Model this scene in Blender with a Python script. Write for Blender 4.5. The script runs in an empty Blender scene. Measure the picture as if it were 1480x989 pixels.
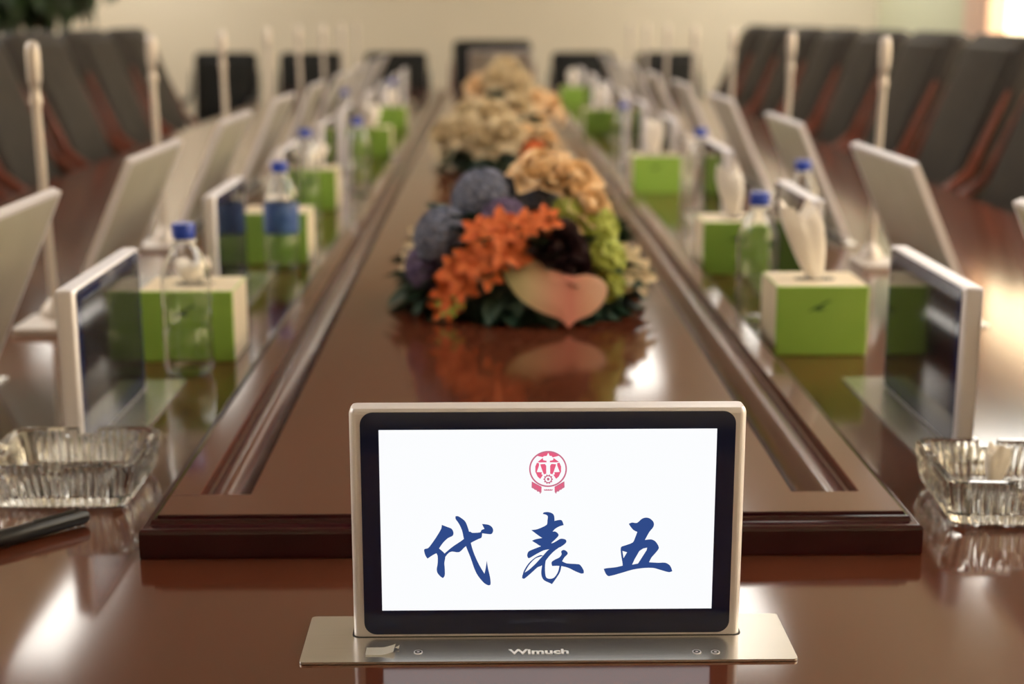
import bpy, bmesh, math, random
from mathutils import Vector, Matrix, Quaternion
from mathutils.geometry import tessellate_polygon
random.seed(7)
PI = math.pi
sc = bpy.context.scene
C = sc.collection
T = 0.75                     # height of the table top above the floor
TT = T + .0004               # where things resting on it begin

# ------------------------------------------------------------------ materials
def mat(name, col, rough=.5, metal=0., spec=.5, **kw):
    m = bpy.data.materials.new(name); m.use_nodes = True
    b = m.node_tree.nodes['Principled BSDF']
    b.inputs['Base Color'].default_value = (*col, 1)
    b.inputs['Roughness'].default_value = rough
    b.inputs['Metallic'].default_value = metal
    b.inputs['Specular IOR Level'].default_value = spec
    for k, v in kw.items():
        b.inputs[k.replace('_', ' ')].default_value = v
    return m

def vary(m, c1, c2, scale=(5, 5, 5), noise=4., detail=6., bump=0., lo=.3, hi=.7, distort=0.):
    """mix two colours of the thing's own through a stretched noise, with optional bump"""
    nt = m.node_tree; n = nt.nodes; l = nt.links; b = n['Principled BSDF']
    tc = n.new('ShaderNodeTexCoord'); mp = n.new('ShaderNodeMapping'); mp.inputs['Scale'].default_value = scale
    nz = n.new('ShaderNodeTexNoise'); nz.inputs['Scale'].default_value = noise; nz.inputs['Detail'].default_value = detail
    nz.inputs['Distortion'].default_value = distort
    cr = n.new('ShaderNodeValToRGB')
    cr.color_ramp.elements[0].position = lo; cr.color_ramp.elements[0].color = (*c1, 1)
    cr.color_ramp.elements[1].position = hi; cr.color_ramp.elements[1].color = (*c2, 1)
    l.new(tc.outputs['Object'], mp.inputs['Vector']); l.new(mp.outputs['Vector'], nz.inputs['Vector'])
    l.new(nz.outputs['Fac'], cr.inputs['Fac']); l.new(cr.outputs['Color'], b.inputs['Base Color'])
    if bump:
        bp = n.new('ShaderNodeBump'); bp.inputs['Strength'].default_value = bump; bp.inputs['Distance'].default_value = .002
        l.new(nz.outputs['Fac'], bp.inputs['Height']); l.new(bp.outputs['Normal'], b.inputs['Normal'])
    return m

def emis(name, col, s):
    m = bpy.data.materials.new(name); m.use_nodes = True; nt = m.node_tree
    nt.nodes.remove(nt.nodes['Principled BSDF'])
    e = nt.nodes.new('ShaderNodeEmission'); e.inputs['Color'].default_value = (*col, 1); e.inputs['Strength'].default_value = s
    nt.links.new(e.outputs[0], nt.nodes['Material Output'].inputs['Surface'])
    return m

M = {}
M['wood'] = vary(mat('polished mahogany', (.12, .045, .025), .10, spec=.5, IOR=1.75), (.078, .019, .009), (.100, .028, .014), (2.2, .35, 2.2), 5, 3, distort=.3)
M['wood_trim'] = vary(mat('mahogany moulding', (.12, .03, .02), .2, spec=.75), (.055, .013, .009), (.085, .022, .014), (3, .4, 3), 6, 6)
M['wood_edge_refl'] = vary(mat('edge with dark reflection painted in', (.03, .006, .006), .10, spec=.45), (.026, .004, .006), (.042, .007, .010), (2, .4, 2), 6)  # near-black colour paints in the dark surroundings mirrored by the platform edge
M['wood_dark'] = mat('dark seam lacquer', (.02, .008, .006), .35)
M['wood_arm'] = vary(mat('cherry armrest wood', (.3, .06, .03), .3), (.12, .024, .013), (.20, .046, .022), (4, 4, 4), 4)
M['alu'] = vary(mat('satin aluminium', (.8, .77, .72), .40, .45), (.76, .74, .80), (.82, .79, .84), (1, 40, 1), 6)
M['alu_plate'] = vary(mat('brushed aluminium plate', (.8, .77, .72), .26, .88), (.66, .64, .60), (.72, .69, .65), (1, 60, 1), 6)
M['mon_back'] = vary(mat('champagne metal monitor back', (.6, .56, .48), .38, .6), (.50, .47, .39), (.60, .56, .48), (3, 3, 3), 2)
M['white_metal'] = mat('pale silver lacquer', (.56, .50, .46), .35, .4)
M['glass_black'] = mat('black cover glass', (.010, .016, .060), .06, spec=.5)
M['screen_off'] = mat('switched off display', (.012, .012, .014), .08, spec=.6)
M['ink_dark'] = mat('dark recess', (.012, .012, .012), .6)
M['grey_text'] = mat('pale grey print', (.92, .92, .94), .6)
M['screen_on'] = emis('lit white display', (.965, .975, .99), .785)
M['glyph'] = emis('lit blue glyphs', (.030, .070, .25), .785)
M['crest'] = emis('lit rose red crest', (.80, .12, .22), .785)
M['crest2'] = emis('lit mauve crest lines', (.60, .16, .25), .785)
M['film'] = mat('peeling clear film', (.88, .84, .76), .5)
M['green'] = vary(mat('green printed card', (.2, .5, .05), .4), (.25, .45, .060), (.32, .52, .085), (3, 3, 3), 3)
M['card'] = vary(mat('cream printed card', (.72, .6, .42), .5), (.70, .58, .42), (.78, .68, .5), (4, 4, 4), 3)
M['card_dark'] = mat('olive print', (.05, .12, .02), .5)
M['tissue'] = mat('white tissue', (.88, .82, .76), .9, spec=.1)
M['cap'] = mat('blue plastic cap', (.01, .05, .42), .3)
M['label_blue'] = vary(mat('blue bottle label', (.03, .08, .25), .3), (.015, .05, .22), (.10, .2, .45), (8, 8, 8), 5)
M['label_clear'] = mat('silver bottle label', (.55, .55, .55), .25, Alpha=.35)
M['pet'] = mat('clear bottle with water', (.97, .98, .98), .02, Transmission_Weight=1., IOR=1.40)
M['crystal'] = mat('cut crystal', (.95, .95, .93), .02, Transmission_Weight=1., IOR=1.48)
M['black_plastic'] = mat('black plastic', (.012, .012, .013), .35)
M['leather'] = vary(mat('dark brown leather', (.05, .045, .035), .6, spec=.25), (.026, .021, .017), (.038, .031, .025), (6, 6, 6), 4, bump=.15)
M['leather_black'] = vary(mat('black leather', (.012, .012, .012), .6, spec=.2), (.009, .009, .009), (.015, .014, .013), (6, 6, 6), 4, bump=.1)
M['wall'] = vary(mat('warm beige wall paint', (.5, .44, .33), .85, spec=.2), (.72, .645, .52), (.74, .665, .54), (1, 1, 1), 2)
M['wall_green'] = vary(mat('pale olive wall paint', (.5, .5, .36), .85, spec=.2), (.66, .68, .50), (.70, .71, .53), (1, 1, 1), 2)
M['ceil'] = mat('white ceiling paint', (.75, .73, .68), .9)
M['floor'] = vary(mat('brown carpet', (.06, .035, .025), .95, spec=.1), (.05, .03, .022), (.075, .045, .032), (20, 20, 20), 6, bump=.3)
M['frame_win'] = mat('pinkish cream window frame', (.80, .56, .44), .5)
M['pane'] = mat('window glass', (1, 1, 1), .0, Transmission_Weight=1., IOR=1.0)
M['diffuser'] = emis('lit ceiling diffuser', (1., .95, .86), 6.5)
M['leaf'] = vary(mat('dark green leaf', (.02, .06, .02), .5), (.010, .030, .016), (.03, .07, .04), (12, 12, 12), 4)
M['leaf_grey'] = vary(mat('grey green leaf', (.06, .1, .07), .5), (.03, .06, .045), (.09, .13, .09), (12, 12, 12), 4)
M['leaf_plant'] = vary(mat('ficus leaf', (.02, .05, .01), .5), (.010, .026, .006), (.03, .06, .014), (4, 4, 4), 4)
M['blue'] = vary(mat('dusty blue petals', (.1, .12, .25), .7), (.06, .08, .15), (.27, .28, .38), (25, 25, 25), 4)
M['violet'] = vary(mat('violet petals', (.1, .05, .15), .7), (.08, .05, .15), (.22, .16, .27), (25, 25, 25), 4)
M['orange'] = vary(mat('orange petals', (.75, .14, .03), .6), (.62, .09, .02), (.85, .24, .07), (25, 25, 25), 4)
M['lime'] = vary(mat('lime petals', (.35, .42, .05), .6), (.28, .34, .03), (.52, .56, .12), (25, 25, 25), 4)
M['cream'] = vary(mat('cream petals', (.7, .55, .35), .7), (.58, .45, .28), (.80, .68, .46), (18, 18, 18), 4)
M['peach'] = vary(mat('apricot petals', (.8, .5, .25), .7), (.86, .60, .34), (.92, .72, .48), (18, 18, 18), 4)
M['plum'] = vary(mat('dark plum petals', (.03, .012, .015), .6), (.018, .007, .010), (.05, .018, .022), (18, 18, 18), 4)
M['pot'] = mat('pale celadon planter', (.32, .36, .28), .5)
M['soil'] = mat('dark soil', (.02, .014, .01), .95)
M['trunk'] = mat('brown bark', (.08, .05, .03), .9)
def spathe_mat():
    m = mat('peach and cream spathe', (.8, .45, .3), .35)
    nt = m.node_tree; n = nt.nodes; l = nt.links
    tc = n.new('ShaderNodeTexCoord'); sp = n.new('ShaderNodeSeparateXYZ'); l.new(tc.outputs['Object'], sp.inputs[0])
    mr = n.new('ShaderNodeMapRange'); mr.inputs[1].default_value = -.075; mr.inputs[2].default_value = .075
    cr = n.new('ShaderNodeValToRGB'); e = cr.color_ramp.elements
    e[0].color = (.60, .56, .24, 1); e[1].color = (.86, .56, .36, 1)
    for q, cc in ((.25, (.80, .62, .34, 1)), (.52, (.84, .40, .27, 1)), (.66, (.82, .32, .23, 1)), (.82, (.86, .47, .30, 1))):
        x = e.new(q); x.color = cc
    l.new(sp.outputs['X'], mr.inputs[0]); l.new(mr.outputs[0], cr.inputs[0]); l.new(cr.outputs[0], n['Principled BSDF'].inputs['Base Color'])
    return m
M['spathe'] = spathe_mat()

# ------------------------------------------------------------------ helpers
def obj(name, bm, m, parent=None, smooth=False, loc=None, flat_big=0):
    me = bpy.data.meshes.new(name)
    bmesh.ops.recalc_face_normals(bm, faces=bm.faces[:])
    bm.to_mesh(me); bm.free()
    for x in (m if isinstance(m, (list, tuple)) else [m]): me.materials.append(M[x] if isinstance(x, str) else x)
    if smooth:
        me.polygons.foreach_set('use_smooth', [True] * len(me.polygons))
        me.set_sharp_from_angle(angle=math.radians(40))
        if flat_big:
            mx = max(p.area for p in me.polygons)
            for p in me.polygons:
                if p.area > mx*flat_big: p.use_smooth = False
    o = bpy.data.objects.new(name, me); C.objects.link(o)
    if parent: o.parent = parent
    if loc: o.location = loc
    return o
def tag(o, label=None, cat=None, group=None, kind=None):
    if label: o['label'] = label
    if cat: o['category'] = cat
    if group: o['group'] = group
    if kind: o['kind'] = kind
    return o
def thing(name, label, cat, loc=(0, 0, 0), rz=0., group=None):
    o = bpy.data.objects.new(name, None); C.objects.link(o); o.empty_display_size = .05
    o.location = loc; o.rotation_euler = (0, 0, rz)
    return tag(o, label, cat, group)
KIDS = {}
def kids(o): return [c for c in bpy.data.objects if c.parent == o]
def copy_tree(o, loc, rz, label, group=None):
    r = o.copy(); C.objects.link(r); r.location = loc; r.rotation_euler = (0, 0, rz); r['label'] = label
    if group: r['group'] = group
    for ch in KIDS.setdefault(o.name, kids(o)):
        c = ch.copy(); C.objects.link(c); c.parent = r
        for g in KIDS.setdefault(ch.name, kids(ch)):
            d = g.copy(); C.objects.link(d); d.parent = c
    return r
def box(bm, x0, x1, y0, y1, z0, z1, bev=0., seg=2, mi=0, mtx=None):
    vs = [bm.verts.new(p) for p in ((x0,y0,z0),(x1,y0,z0),(x1,y1,z0),(x0,y1,z0),(x0,y0,z1),(x1,y0,z1),(x1,y1,z1),(x0,y1,z1))]
    fs = [bm.faces.new([vs[i] for i in q]) for q in ((0,3,2,1),(4,5,6,7),(0,1,5,4),(1,2,6,5),(2,3,7,6),(3,0,4,7))]
    for f in fs: f.material_index = mi
    geo = vs
    if bev:
        r = bmesh.ops.bevel(bm, geom=list({e for f in fs for e in f.edges}), offset=bev, segments=seg, affect='EDGES', profile=.5)
        geo = list({v for f in r['faces'] for v in f.verts})
        geo = list(set(geo))
    if mtx is not None: bmesh.ops.transform(bm, matrix=mtx, verts=geo)
    return bm
def BX(*a, **k): return box(bmesh.new(), *a, **k)
def lathe(bm, prof, n=32, c=(0, 0, 0)):
    rings = []
    for r, z in prof:
        if r < 1e-6: rings.append([bm.verts.new((c[0], c[1], c[2] + z))])
        else: rings.append([bm.verts.new((c[0] + r*math.cos(2*PI*i/n), c[1] + r*math.sin(2*PI*i/n), c[2] + z)) for i in range(n)])
    for a, b in zip(rings, rings[1:]):
        for i in range(n):
            j = (i+1) % n
            if len(a) == 1 and len(b) == 1: continue
            if len(a) == 1: bm.faces.new((a[0], b[i], b[j]))
            elif len(b) == 1: bm.faces.new((a[i], a[j], b[0]))
            else: bm.faces.new((a[i], a[j], b[j], b[i]))
    return bm
def tube(bm, pts, rad, n=10, cap=True):
    pts = [Vector(p) for p in pts]
    R = rad if isinstance(rad, (list, tuple)) else [rad]*len(pts)
    rings = []; up = Vector((0, 0, 1))
    for i, p in enumerate(pts):
        t = (pts[min(i+1, len(pts)-1)] - pts[max(i-1, 0)]).normalized()
        u = up if abs(t.dot(up)) < .95 else Vector((1, 0, 0))
        a = t.cross(u).normalized(); b = t.cross(a)
        rings.append([bm.verts.new(p + (a*math.cos(2*PI*k/n) + b*math.sin(2*PI*k/n))*R[i]) for k in range(n)])
    for a, b in zip(rings, rings[1:]):
        for k in range(n): bm.faces.new((a[k], a[(k+1) % n], b[(k+1) % n], b[k]))
    if cap: bm.faces.new(rings[0][::-1]); bm.faces.new(rings[-1])
    return bm
def rrect(w, h, r, n=6, cx=0, cy=0):
    out = []
    for sx, sy, a0 in ((1, 1, 0), (-1, 1, PI/2), (-1, -1, PI), (1, -1, 3*PI/2)):
        for k in range(n+1):
            a = a0 + PI/2*k/n
            out.append((cx + sx*(w/2 - r) + r*math.cos(a), cy + sy*(h/2 - r) + r*math.sin(a)))
    return out
def prism(bm, poly, a0, a1, axis='z', holes=()):
    """extrude a 2D outline between two values of an axis ('z': poly is x,y; 'y': poly is x,z; 'x': poly is y,z)"""
    def P(p, a): return {'z': (p[0], p[1], a), 'y': (p[0], a, p[1]), 'x': (a, p[0], p[1])}[axis]
    loops = [poly] + list(holes)
    tris = tessellate_polygon([[Vector((p[0], p[1], 0)) for p in l] for l in loops])
    flat = [p for l in loops for p in l]
    A = [bm.verts.new(P(p, a0)) for p in flat]; B = [bm.verts.new(P(p, a1)) for p in flat]
    for t in tris:
        try: bm.faces.new([A[i] for i in t]); bm.faces.new([B[i] for i in reversed(t)])
        except ValueError: pass
    k = 0
    for l in loops:
        n = len(l)
        for i in range(n):
            j = (i+1) % n
            bm.faces.new((A[k+i], A[k+j], B[k+j], B[k+i]))
        k += n
    return bm
ORD = ['first', 'second', 'third', 'fourth', 'fifth', 'sixth', 'seventh', 'eighth', 'ninth', 'tenth', 'eleventh']

# ------------------------------------------------------------------ camera
f_px, YH, XV, H = 2100., 22., 703., .47
p_ = math.atan((494.5 - YH)/f_px); ps = math.atan((740 - XV)*math.cos(p_)/f_px)
fw = Vector((math.sin(ps)*math.cos(p_), math.cos(ps)*math.cos(p_), -math.sin(p_)))
rt = Vector((math.cos(ps), -math.sin(ps), 0)); upv = rt.cross(fw)
cam = bpy.data.cameras.new('camera'); co = bpy.data.objects.new('camera', cam); C.objects.link(co)
co.matrix_world = Matrix((( rt.x, upv.x, -fw.x, 0), (rt.y, upv.y, -fw.y, 0), (rt.z, upv.z, -fw.z, T + H), (0, 0, 0, 1)))
cam.sensor_width = 36; cam.sensor_fit = 'HORIZONTAL'; cam.lens = f_px*36/1480
cam.clip_start = .02; cam.clip_end = 100
cam.dof.use_dof = True; cam.dof.focus_distance = 1.10; cam.dof.aperture_fstop = 4.3
sc.camera = co
def mask2xz(u, v, Y):     # where the sight line through a pixel meets the upright plane of the screen
    d = fw*f_px + rt*(u - 740) + upv*(494.5 - v); t = Y/d.y
    return d.x*t, H + d.z*t

# ------------------------------------------------------------------ room
XW, XL, YB, YN, ZC = 3.3, -4.0, 12.5, -2.2, 2.75
def struct(name, bm, m, label=None, smooth=False):
    o = obj(name, bm, m, smooth=smooth); o['kind'] = 'structure'; o['category'] = name.split('_')[0]
    o['label'] = label or name.replace('_', ' ')
    return o
struct('floor', BX(XL-.1, XW+.1, YN-.1, YB+.1, -.1, 0), 'floor', 'brown carpet floor under the long conference table')
struct('ceiling', BX(XL-.1, XW+.1, YN-.1, YB+.1, ZC, ZC+.1), 'ceil', 'white ceiling over the conference room')
struct('wall_back', BX(XL-.1, XW+.1, YB, YB+.12, 0, ZC), 'wall', 'warm beige far wall behind the head chair')
struct('wall_left', BX(XL-.12, XL, YN-.1, YB, 0, ZC), 'wall', 'beige wall on the left behind the green plant')
struct('wall_front', BX(XL-.1, XW+.1, YN-.12, YN, 0, ZC), 'wall', 'beige wall behind the viewer')
# right wall with a long window opening
wy0, wy1, wz0, wz1 = -1.4, 9.75, .95, 2.45
bm = bmesh.new()
box(bm, XW, XW+.12, YN-.1, wy0, 0, ZC); box(bm, XW, XW+.12, wy1, YB, 0, ZC)
box(bm, XW, XW+.12, wy0, wy1, 0, wz0); box(bm, XW, XW+.12, wy0, wy1, wz1, ZC)
struct('wall_right', bm, 'wall_green', 'pale olive wall on the right around the bright window')
bm = bmesh.new()
fy = [wy0 + (wy1-wy0)*k/5 for k in range(6)]
for k, y in enumerate(fy):
    w = .05
    box(bm, XW-.03, XW+.10, min(max(y-w, wy0), wy1-.1), min(max(y-w, wy0), wy1-.1)+.10, wz0, wz1, bev=.006)
box(bm, XW-.03, XW+.10, wy0, wy1, wz0, wz0+.07, bev=.006); box(bm, XW-.03, XW+.10, wy0, wy1, wz1-.07, wz1, bev=.006)
box(bm, XW-.045, XW-.005, wy1, wy1+.36, wz0-.05, ZC-.01, bev=.008)
wf = struct('window_1', bm, 'frame_win', 'bright window with pinkish cream frame in the right wall')
pn = obj('pane', BX(XW+.05, XW+.056, wy0+.02, wy1-.02, wz0+.02, wz1-.02), 'pane', wf)
# skirtings
struct('baseboard_back', BX(XL+.001, XW-.001, YB-.015, YB, 0, .1, bev=.004), 'wood_trim', 'dark wooden baseboard along the far wall')
struct('baseboard_left', BX(XL, XL+.015, YN+.001, YB-.016, 0, .1, bev=.004), 'wood_trim', 'dark wooden baseboard along the left wall')
struct('baseboard_right', BX(XW-.015, XW, YN+.001, YB-.016, 0, .1, bev=.004), 'wood_trim', 'dark wooden baseboard along the right wall')

# ceiling lights: recessed square panels in two rows, then added fill panels
cl = thing('ceiling_light', 'x', 'ceiling light', (0, 0, ZC-.03))
bm = bmesh.new()
prism(bm, rrect(.40, 1.24, .01, 2), 0, .03, holes=[rrect(.34, 1.18, .01, 2)[::-1]])
obj('light_frame', bm, 'alu', cl)
obj('diffuser', BX(-.17, .17, -.59, .59, .006, .012), 'diffuser', cl)
lights = [(-1.84, 5.85, 'left'), (1.0, 9.75, 'right'), (-1.84, 9.75, 'left'), (1.0, 5.85, 'right'), (-1.84, 2.3, 'left'), (1.0, 2.3, 'right')]
for k, (x, y, sd) in enumerate(lights):
    lb = 'narrow ceiling light panel over the %s side of the table, %s' % (sd, {5.85: 'above its middle', 9.75: 'above its far end', 2.3: 'above its near part'}[y])
    if k == 0: cl.location = (x, y, ZC-.03); tag(cl, lb, group='ceiling light panels')
    else: copy_tree(cl, (x, y, ZC-.03), 0, lb, 'ceiling light panels')
for sd, x in (('left', -3.2), ('right', 2.7)):  # extra panels added out of view to brighten the room
    for y, w_ in ((1.6, 'beside the near part of the table'), (4.2, 'beside the middle chairs'), (7.0, 'beside the far chairs')):
        c = copy_tree(cl, (x, y, ZC-.03), 0, 'added wide fill light panel, unseen, over the %s aisle, %s' % (sd, w_), 'added fill light panels over the aisles'); c.scale = (3.0, 1.9, 1)
for sd, x in (('left', -2.9), ('right', 2.4)):  # two more unseen panels, added as fill near the far wall
    c = copy_tree(cl, (x, 11.3, ZC-.03), 0, 'added wide fill light panel, unseen, near the far wall on the %s' % sd, 'added fill light panels over the aisles'); c.scale = (3.2, 1.2, 1)

# ------------------------------------------------------------------ conference table
TX, TY0, TY1 = 1.28, .55, 9.75
tab = thing('conference_table', 'long polished mahogany conference table with a raised centre strip', 'table', (0, 0, 0))
outl = [(-TX, TY0), (TX, TY0), (TX, TY1), (-TX, TY1)]
bm = BX(-TX, TX, TY0, TY1, T-.05, T, bev=.012, seg=4)
obj('tabletop', bm, 'wood', tab)
bm = bmesh.new(); box(bm, -.85, .85, .95, 9.4, .62, .70, bev=.004)
obj('apron', bm, 'wood_trim', tab)
for y in (1.4, 5.2, 8.9):
    bm = bmesh.new(); box(bm, -.75, .75, y-.16, y+.16, .07, .62, bev=.01); box(bm, -.82, .82, y-.21, y+.21, 0, .07, bev=.01)
    obj('leg', bm, 'wood_trim', tab)
# raised strip
PX0, PX1, PY0, PY1 = -.3085, .387, 1.218, 8.60
def ring(bm, prof, x0, x1, y0, y1, mi=0):
    loops = []
    for ins, z in prof:
        loops.append([bm.verts.new(p) for p in ((x0+ins, y0+ins, z), (x1-ins, y0+ins, z), (x1-ins, y1-ins, z), (x0+ins, y1-ins, z))])
    for a, b in zip(loops, loops[1:]):
        for i in range(4):
            f = bm.faces.new((a[i], a[(i+1) % 4], b[(i+1) % 4], b[i])); f.material_index = mi
    return loops[-1]
zt = .036
prof = [(.0012, 0), (.0002, .0006), (0, .0018), (0, .0225), (.0003, .0243), (.0013, .0260), (.0028, .0271), (.0045, .0275), (.0075, .0285), (.0090, .0300), (.0094, .0315), (.0100, .0328), (.0110, .0333), (.0122, .0328), (.0126, .0295), (.0138, .0295), (.0142, zt-.0010), (.0150, zt)]
bm = bmesh.new()
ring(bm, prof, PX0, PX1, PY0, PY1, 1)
ins = .0150
ax0, ax1, ay0, ay1 = PX0+ins, PX1-ins, PY0+ins, PY1-ins
LT0, LT1, RT0, RT1 = -.2670, -.2200, .2830, .3470   # trough sides
G0, G1 = 1.288, 8.50
def bulge(a, b):   # outer edge a -> inner edge b
    pts = [(0, zt), (.012, zt-.0006), (.02, zt-.002), (.03, zt-.010), (.085, zt-.011)]
    for k in range(25):
        t = k/24; pts.append((.09 + .71*t, zt-.010 + .0078*math.sin(PI*min(t*1.6, 1)*.5) - .017*max(0, t-.35)**1.6*1.9))
    pts += [(.815, zt-.033), (.975, zt-.033), (.985, zt-.004), (1., zt)]
    return [(a + (b-a)*s, z) for s, z in pts]
L = bulge(LT0, LT1); R = bulge(RT1, RT0)[::-1]
def quad(*p): bm.faces.new([bm.verts.new(q) for q in p])
def strip(prof, y0, y1):
    a = [bm.verts.new((x, y0, z)) for x, z in prof]; b = [bm.verts.new((x, y1, z)) for x, z in prof]
    for i in range(len(prof)-1):
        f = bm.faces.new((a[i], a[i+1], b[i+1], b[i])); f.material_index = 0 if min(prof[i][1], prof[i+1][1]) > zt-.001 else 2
cross = [(ax0, zt)] + L + R + [(ax1, zt)]
strip(cross, G0, G1)
quad((ax0, ay0, zt), (ax1, ay0, zt), (ax1, G0, zt), (ax0, G0, zt)); quad((ax0, G1, zt), (ax1, G1, zt), (ax1, ay1, zt), (ax0, ay1, zt))
for y in (G0, G1):
    for pr in (L, R):
        vs = [bm.verts.new((x, y, z)) for x, z in pr]; top = [bm.verts.new((x, y, zt)) for x, z in pr]
        for i in range(len(pr)-1):
            if abs(pr[i][1]-zt) < 1e-6 and abs(pr[i+1][1]-zt) < 1e-6: continue
            try: bm.faces.new((vs[i], vs[i+1], top[i+1], top[i]))
            except ValueError: pass
bmesh.ops.remove_doubles(bm, verts=bm.verts[:], dist=1e-6)
# thin dark grooves where boards of the frame meet
rs = obj('raised_platform', bm, ['wood', 'wood_edge_refl', 'wood_trim'], tab, loc=(0, 0, T), smooth=True)
rs.data.set_sharp_from_angle(angle=math.radians(32))
for p in rs.data.polygons:
    if abs(p.normal.z) > .9995 or abs(p.normal.z) < .02: p.use_smooth = False
bm = bmesh.new(); box(bm, PX0+.0155, LT0-.0008, G0-.0006, G0+.0006, zt-.001, zt+.0002)
obj('seam', bm, 'wood_dark', rs)

# ------------------------------------------------------------------ nameplate displays
DW, DH, DD = .298, .1835, .0215
def nameplate(name, label, group, on):
    """local frame: screen looks towards -y, front face at y=0, centred on x, resting on z=0"""
    t = thing(name, label, 'display', group=group)
    bm = bmesh.new()
    pl = rrect(.371, .0845, .0035, 5, 0, -.0445 + .0845/2)
    prism(bm, pl, 0, .0018); pt = obj('base_plate', bm, 'alu_plate', t)
    bm = bmesh.new(); prism(bm, rrect(DW+.0026, DD+.0026, .0056, 6, 0, DD/2), .0018, .0021); obj('slot_gap', bm, 'ink_dark', pt)
    # housing: extruded shell with rounded upright edges, slightly rounded cap
    bm = bmesh.new()
    sec = [(0, .002, .0052), (0, DH-.004, .0052), (.0006, DH-.0018, .0052), (.0020, DH, .0050)]
    loops = [[bm.verts.new((x, y, z)) for x, y in rrect(DW-2*i, DD-2*i, r-i*.5, 6, 0, DD/2)] for i, z, r in sec]
    n = len(loops[0])
    for a, b in zip(loops, loops[1:]):
        for i in range(n): bm.faces.new((a[i], a[(i+1) % n], b[(i+1) % n], b[i]))
    bm.faces.new(loops[-1]); bm.faces.new(loops[0][::-1])
    obj('housing', bm, 'alu', t, smooth=True, flat_big=.1)
    for yy, s in ((0, 1),):
        bm = bmesh.new(); prism(bm, rrect(.2810, .1770, .0095, 8, 0, .0042+.1770/2), -.0009, .003, 'y')
        gp = obj('cover_glass', bm, 'glass_black', t)
    return t, pt, gp
# screen rectangle in the photograph -> upright plane
YS = 1.0445
xa, za = mask2xz(549, 621, YS); xb, zb = mask2xz(1035, 621, YS); xc, zc = mask2xz(551, 881, YS); xd, zd = mask2xz(1029, 881, YS)
SX0, SX1, SZ0, SZ1 = (xa+xc)/2, (xb+xd)/2, (zc+zd)/2, (za+zb)/2
DX = .0450
main, plate, gp = nameplate('nameplate_display', 'lit nameplate display showing a red crest and three large blue characters, foremost on the table', None, True)
main.location = (DX, YS, TT)
scr = obj('screen', BX(SX0-DX, SX1-DX, -.0013, -.0008, SZ0, SZ1), 'screen_on', main); scr['label'] = 'lit white screen'
def scrpt(u, v):   # photograph pixel -> local x,z on the screen
    fv = (v-621.)/260.; ul = 549 + 2*fv; ur = 1035 - 6*fv
    s = (u-ul)/(ur-ul)
    return SX0-DX + s*(SX1-SX0), SZ1 + fv*(SZ0-SZ1)
def glyph(name, polys, ox, oy, sc_, m, par, y0=-.0016, y1=-.0013, label=None):
    bm = bmesh.new()
    for p in polys:
        hl = []
        if isinstance(p, tuple): p, hl = p
        cv = lambda q: [scrpt(ox + a/sc_, oy + b/sc_) for a, b in q]
        prism(bm, cv(p), y0, y1, 'y', [cv(h) for h in hl])
    o = obj(name, bm, m, par)
    if label: o['label'] = label
    return o
def smoothp(p, k=3):      # Catmull-Rom through the traced outline, rounding only shallow corners
    out = []; n = len(p)
    for i in range(n):
        a, b, c, d = (Vector(p[(i+j) % n]) for j in (-1, 0, 1, 2))
        sharpb = (b-a).normalized().dot((c-b).normalized()) < .25; sharpc = (c-b).normalized().dot((d-c).normalized()) < .25
        ta = Vector((0, 0)) if sharpb else (c-a)*.5; tb = Vector((0, 0)) if sharpc else (d-b)*.5
        L_ = (c-b).length
        if ta.length > L_: ta *= L_/ta.length
        if tb.length > L_: tb *= L_/tb.length
        for s in range(k):
            t = s/k; t2, t3 = t*t, t*t*t
            q = b*(2*t3-3*t2+1) + ta*(t3-2*t2+t) + c*(-2*t3+3*t2) + tb*(t3-t2)
            out.append((q.x, q.y))
    return out
S = smoothp
A1 = [(275,205),(318,222),(355,238),(370,270),(362,295),(325,313),(285,350),(250,400),(240,430),(200,452),(155,482),(140,460),(130,430),(130,405),(162,395),(205,340),(245,280),(270,235)]
A2 = [(225,425),(250,400),(280,425),(300,450),(300,480),(293,520),(296,570),(295,625),(280,645),(258,630),(235,600),(230,570),(238,520),(238,460)]
A3 = [(290,450),(320,420),(370,380),(455,322),(500,262),(525,272),(590,268),(600,250),(625,240),(605,200),(640,203),(670,212),(692,235),(695,260),(680,282),(640,280),(605,275),(600,310),(575,322),(510,355),(460,390),(415,430),(360,425),(330,435),(300,470)]
A4 = [(388,135),(410,135),(460,170),(480,205),(500,270),(505,300),(515,370),(540,450),(580,540),(622,612),(632,570),(642,505),(652,570),(668,640),(672,700),(655,708),(620,690),(570,630),(540,570),(510,480),(475,390),(455,320),(440,250),(415,195),(388,155)]
B1 = [(1105,120),(1112,108),(1150,105),(1185,118),(1198,140),(1200,178),(1240,170),(1262,176),(1275,212),(1240,222),(1205,242),(1183,266),(1208,266),(1230,284),(1232,300),(1205,330),(1175,358),(1165,380),(1090,385),(1050,362),(1015,340),(1045,328),(1100,318),(1070,298),(1010,252),(1060,245),(1135,210),(1142,175),(1145,140),(1135,128),(1118,122)]
B2 = [(975,455),(988,428),(1040,405),(1090,385),(1100,368),(1180,362),(1220,342),(1252,325),(1290,332),(1297,352),(1275,375),(1235,398),(1160,410),(1110,420),(1050,450),(990,484),(978,475)]
B3 = [(1235,398),(1190,432),(1150,475),(1095,545),(1060,560),(1010,605),(950,655),(932,650),(940,615),(985,585),(1040,535),(1100,470),(1165,405)]
B4 = [(1095,480),(1130,490),(1122,540),(1122,600),(1130,645),(1155,658),(1190,652),(1215,625),(1232,590),(1240,550),(1256,550),(1245,600),(1215,650),(1178,702),(1160,692),(1115,670),(1095,640),(1090,600),(1097,540)]
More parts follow.
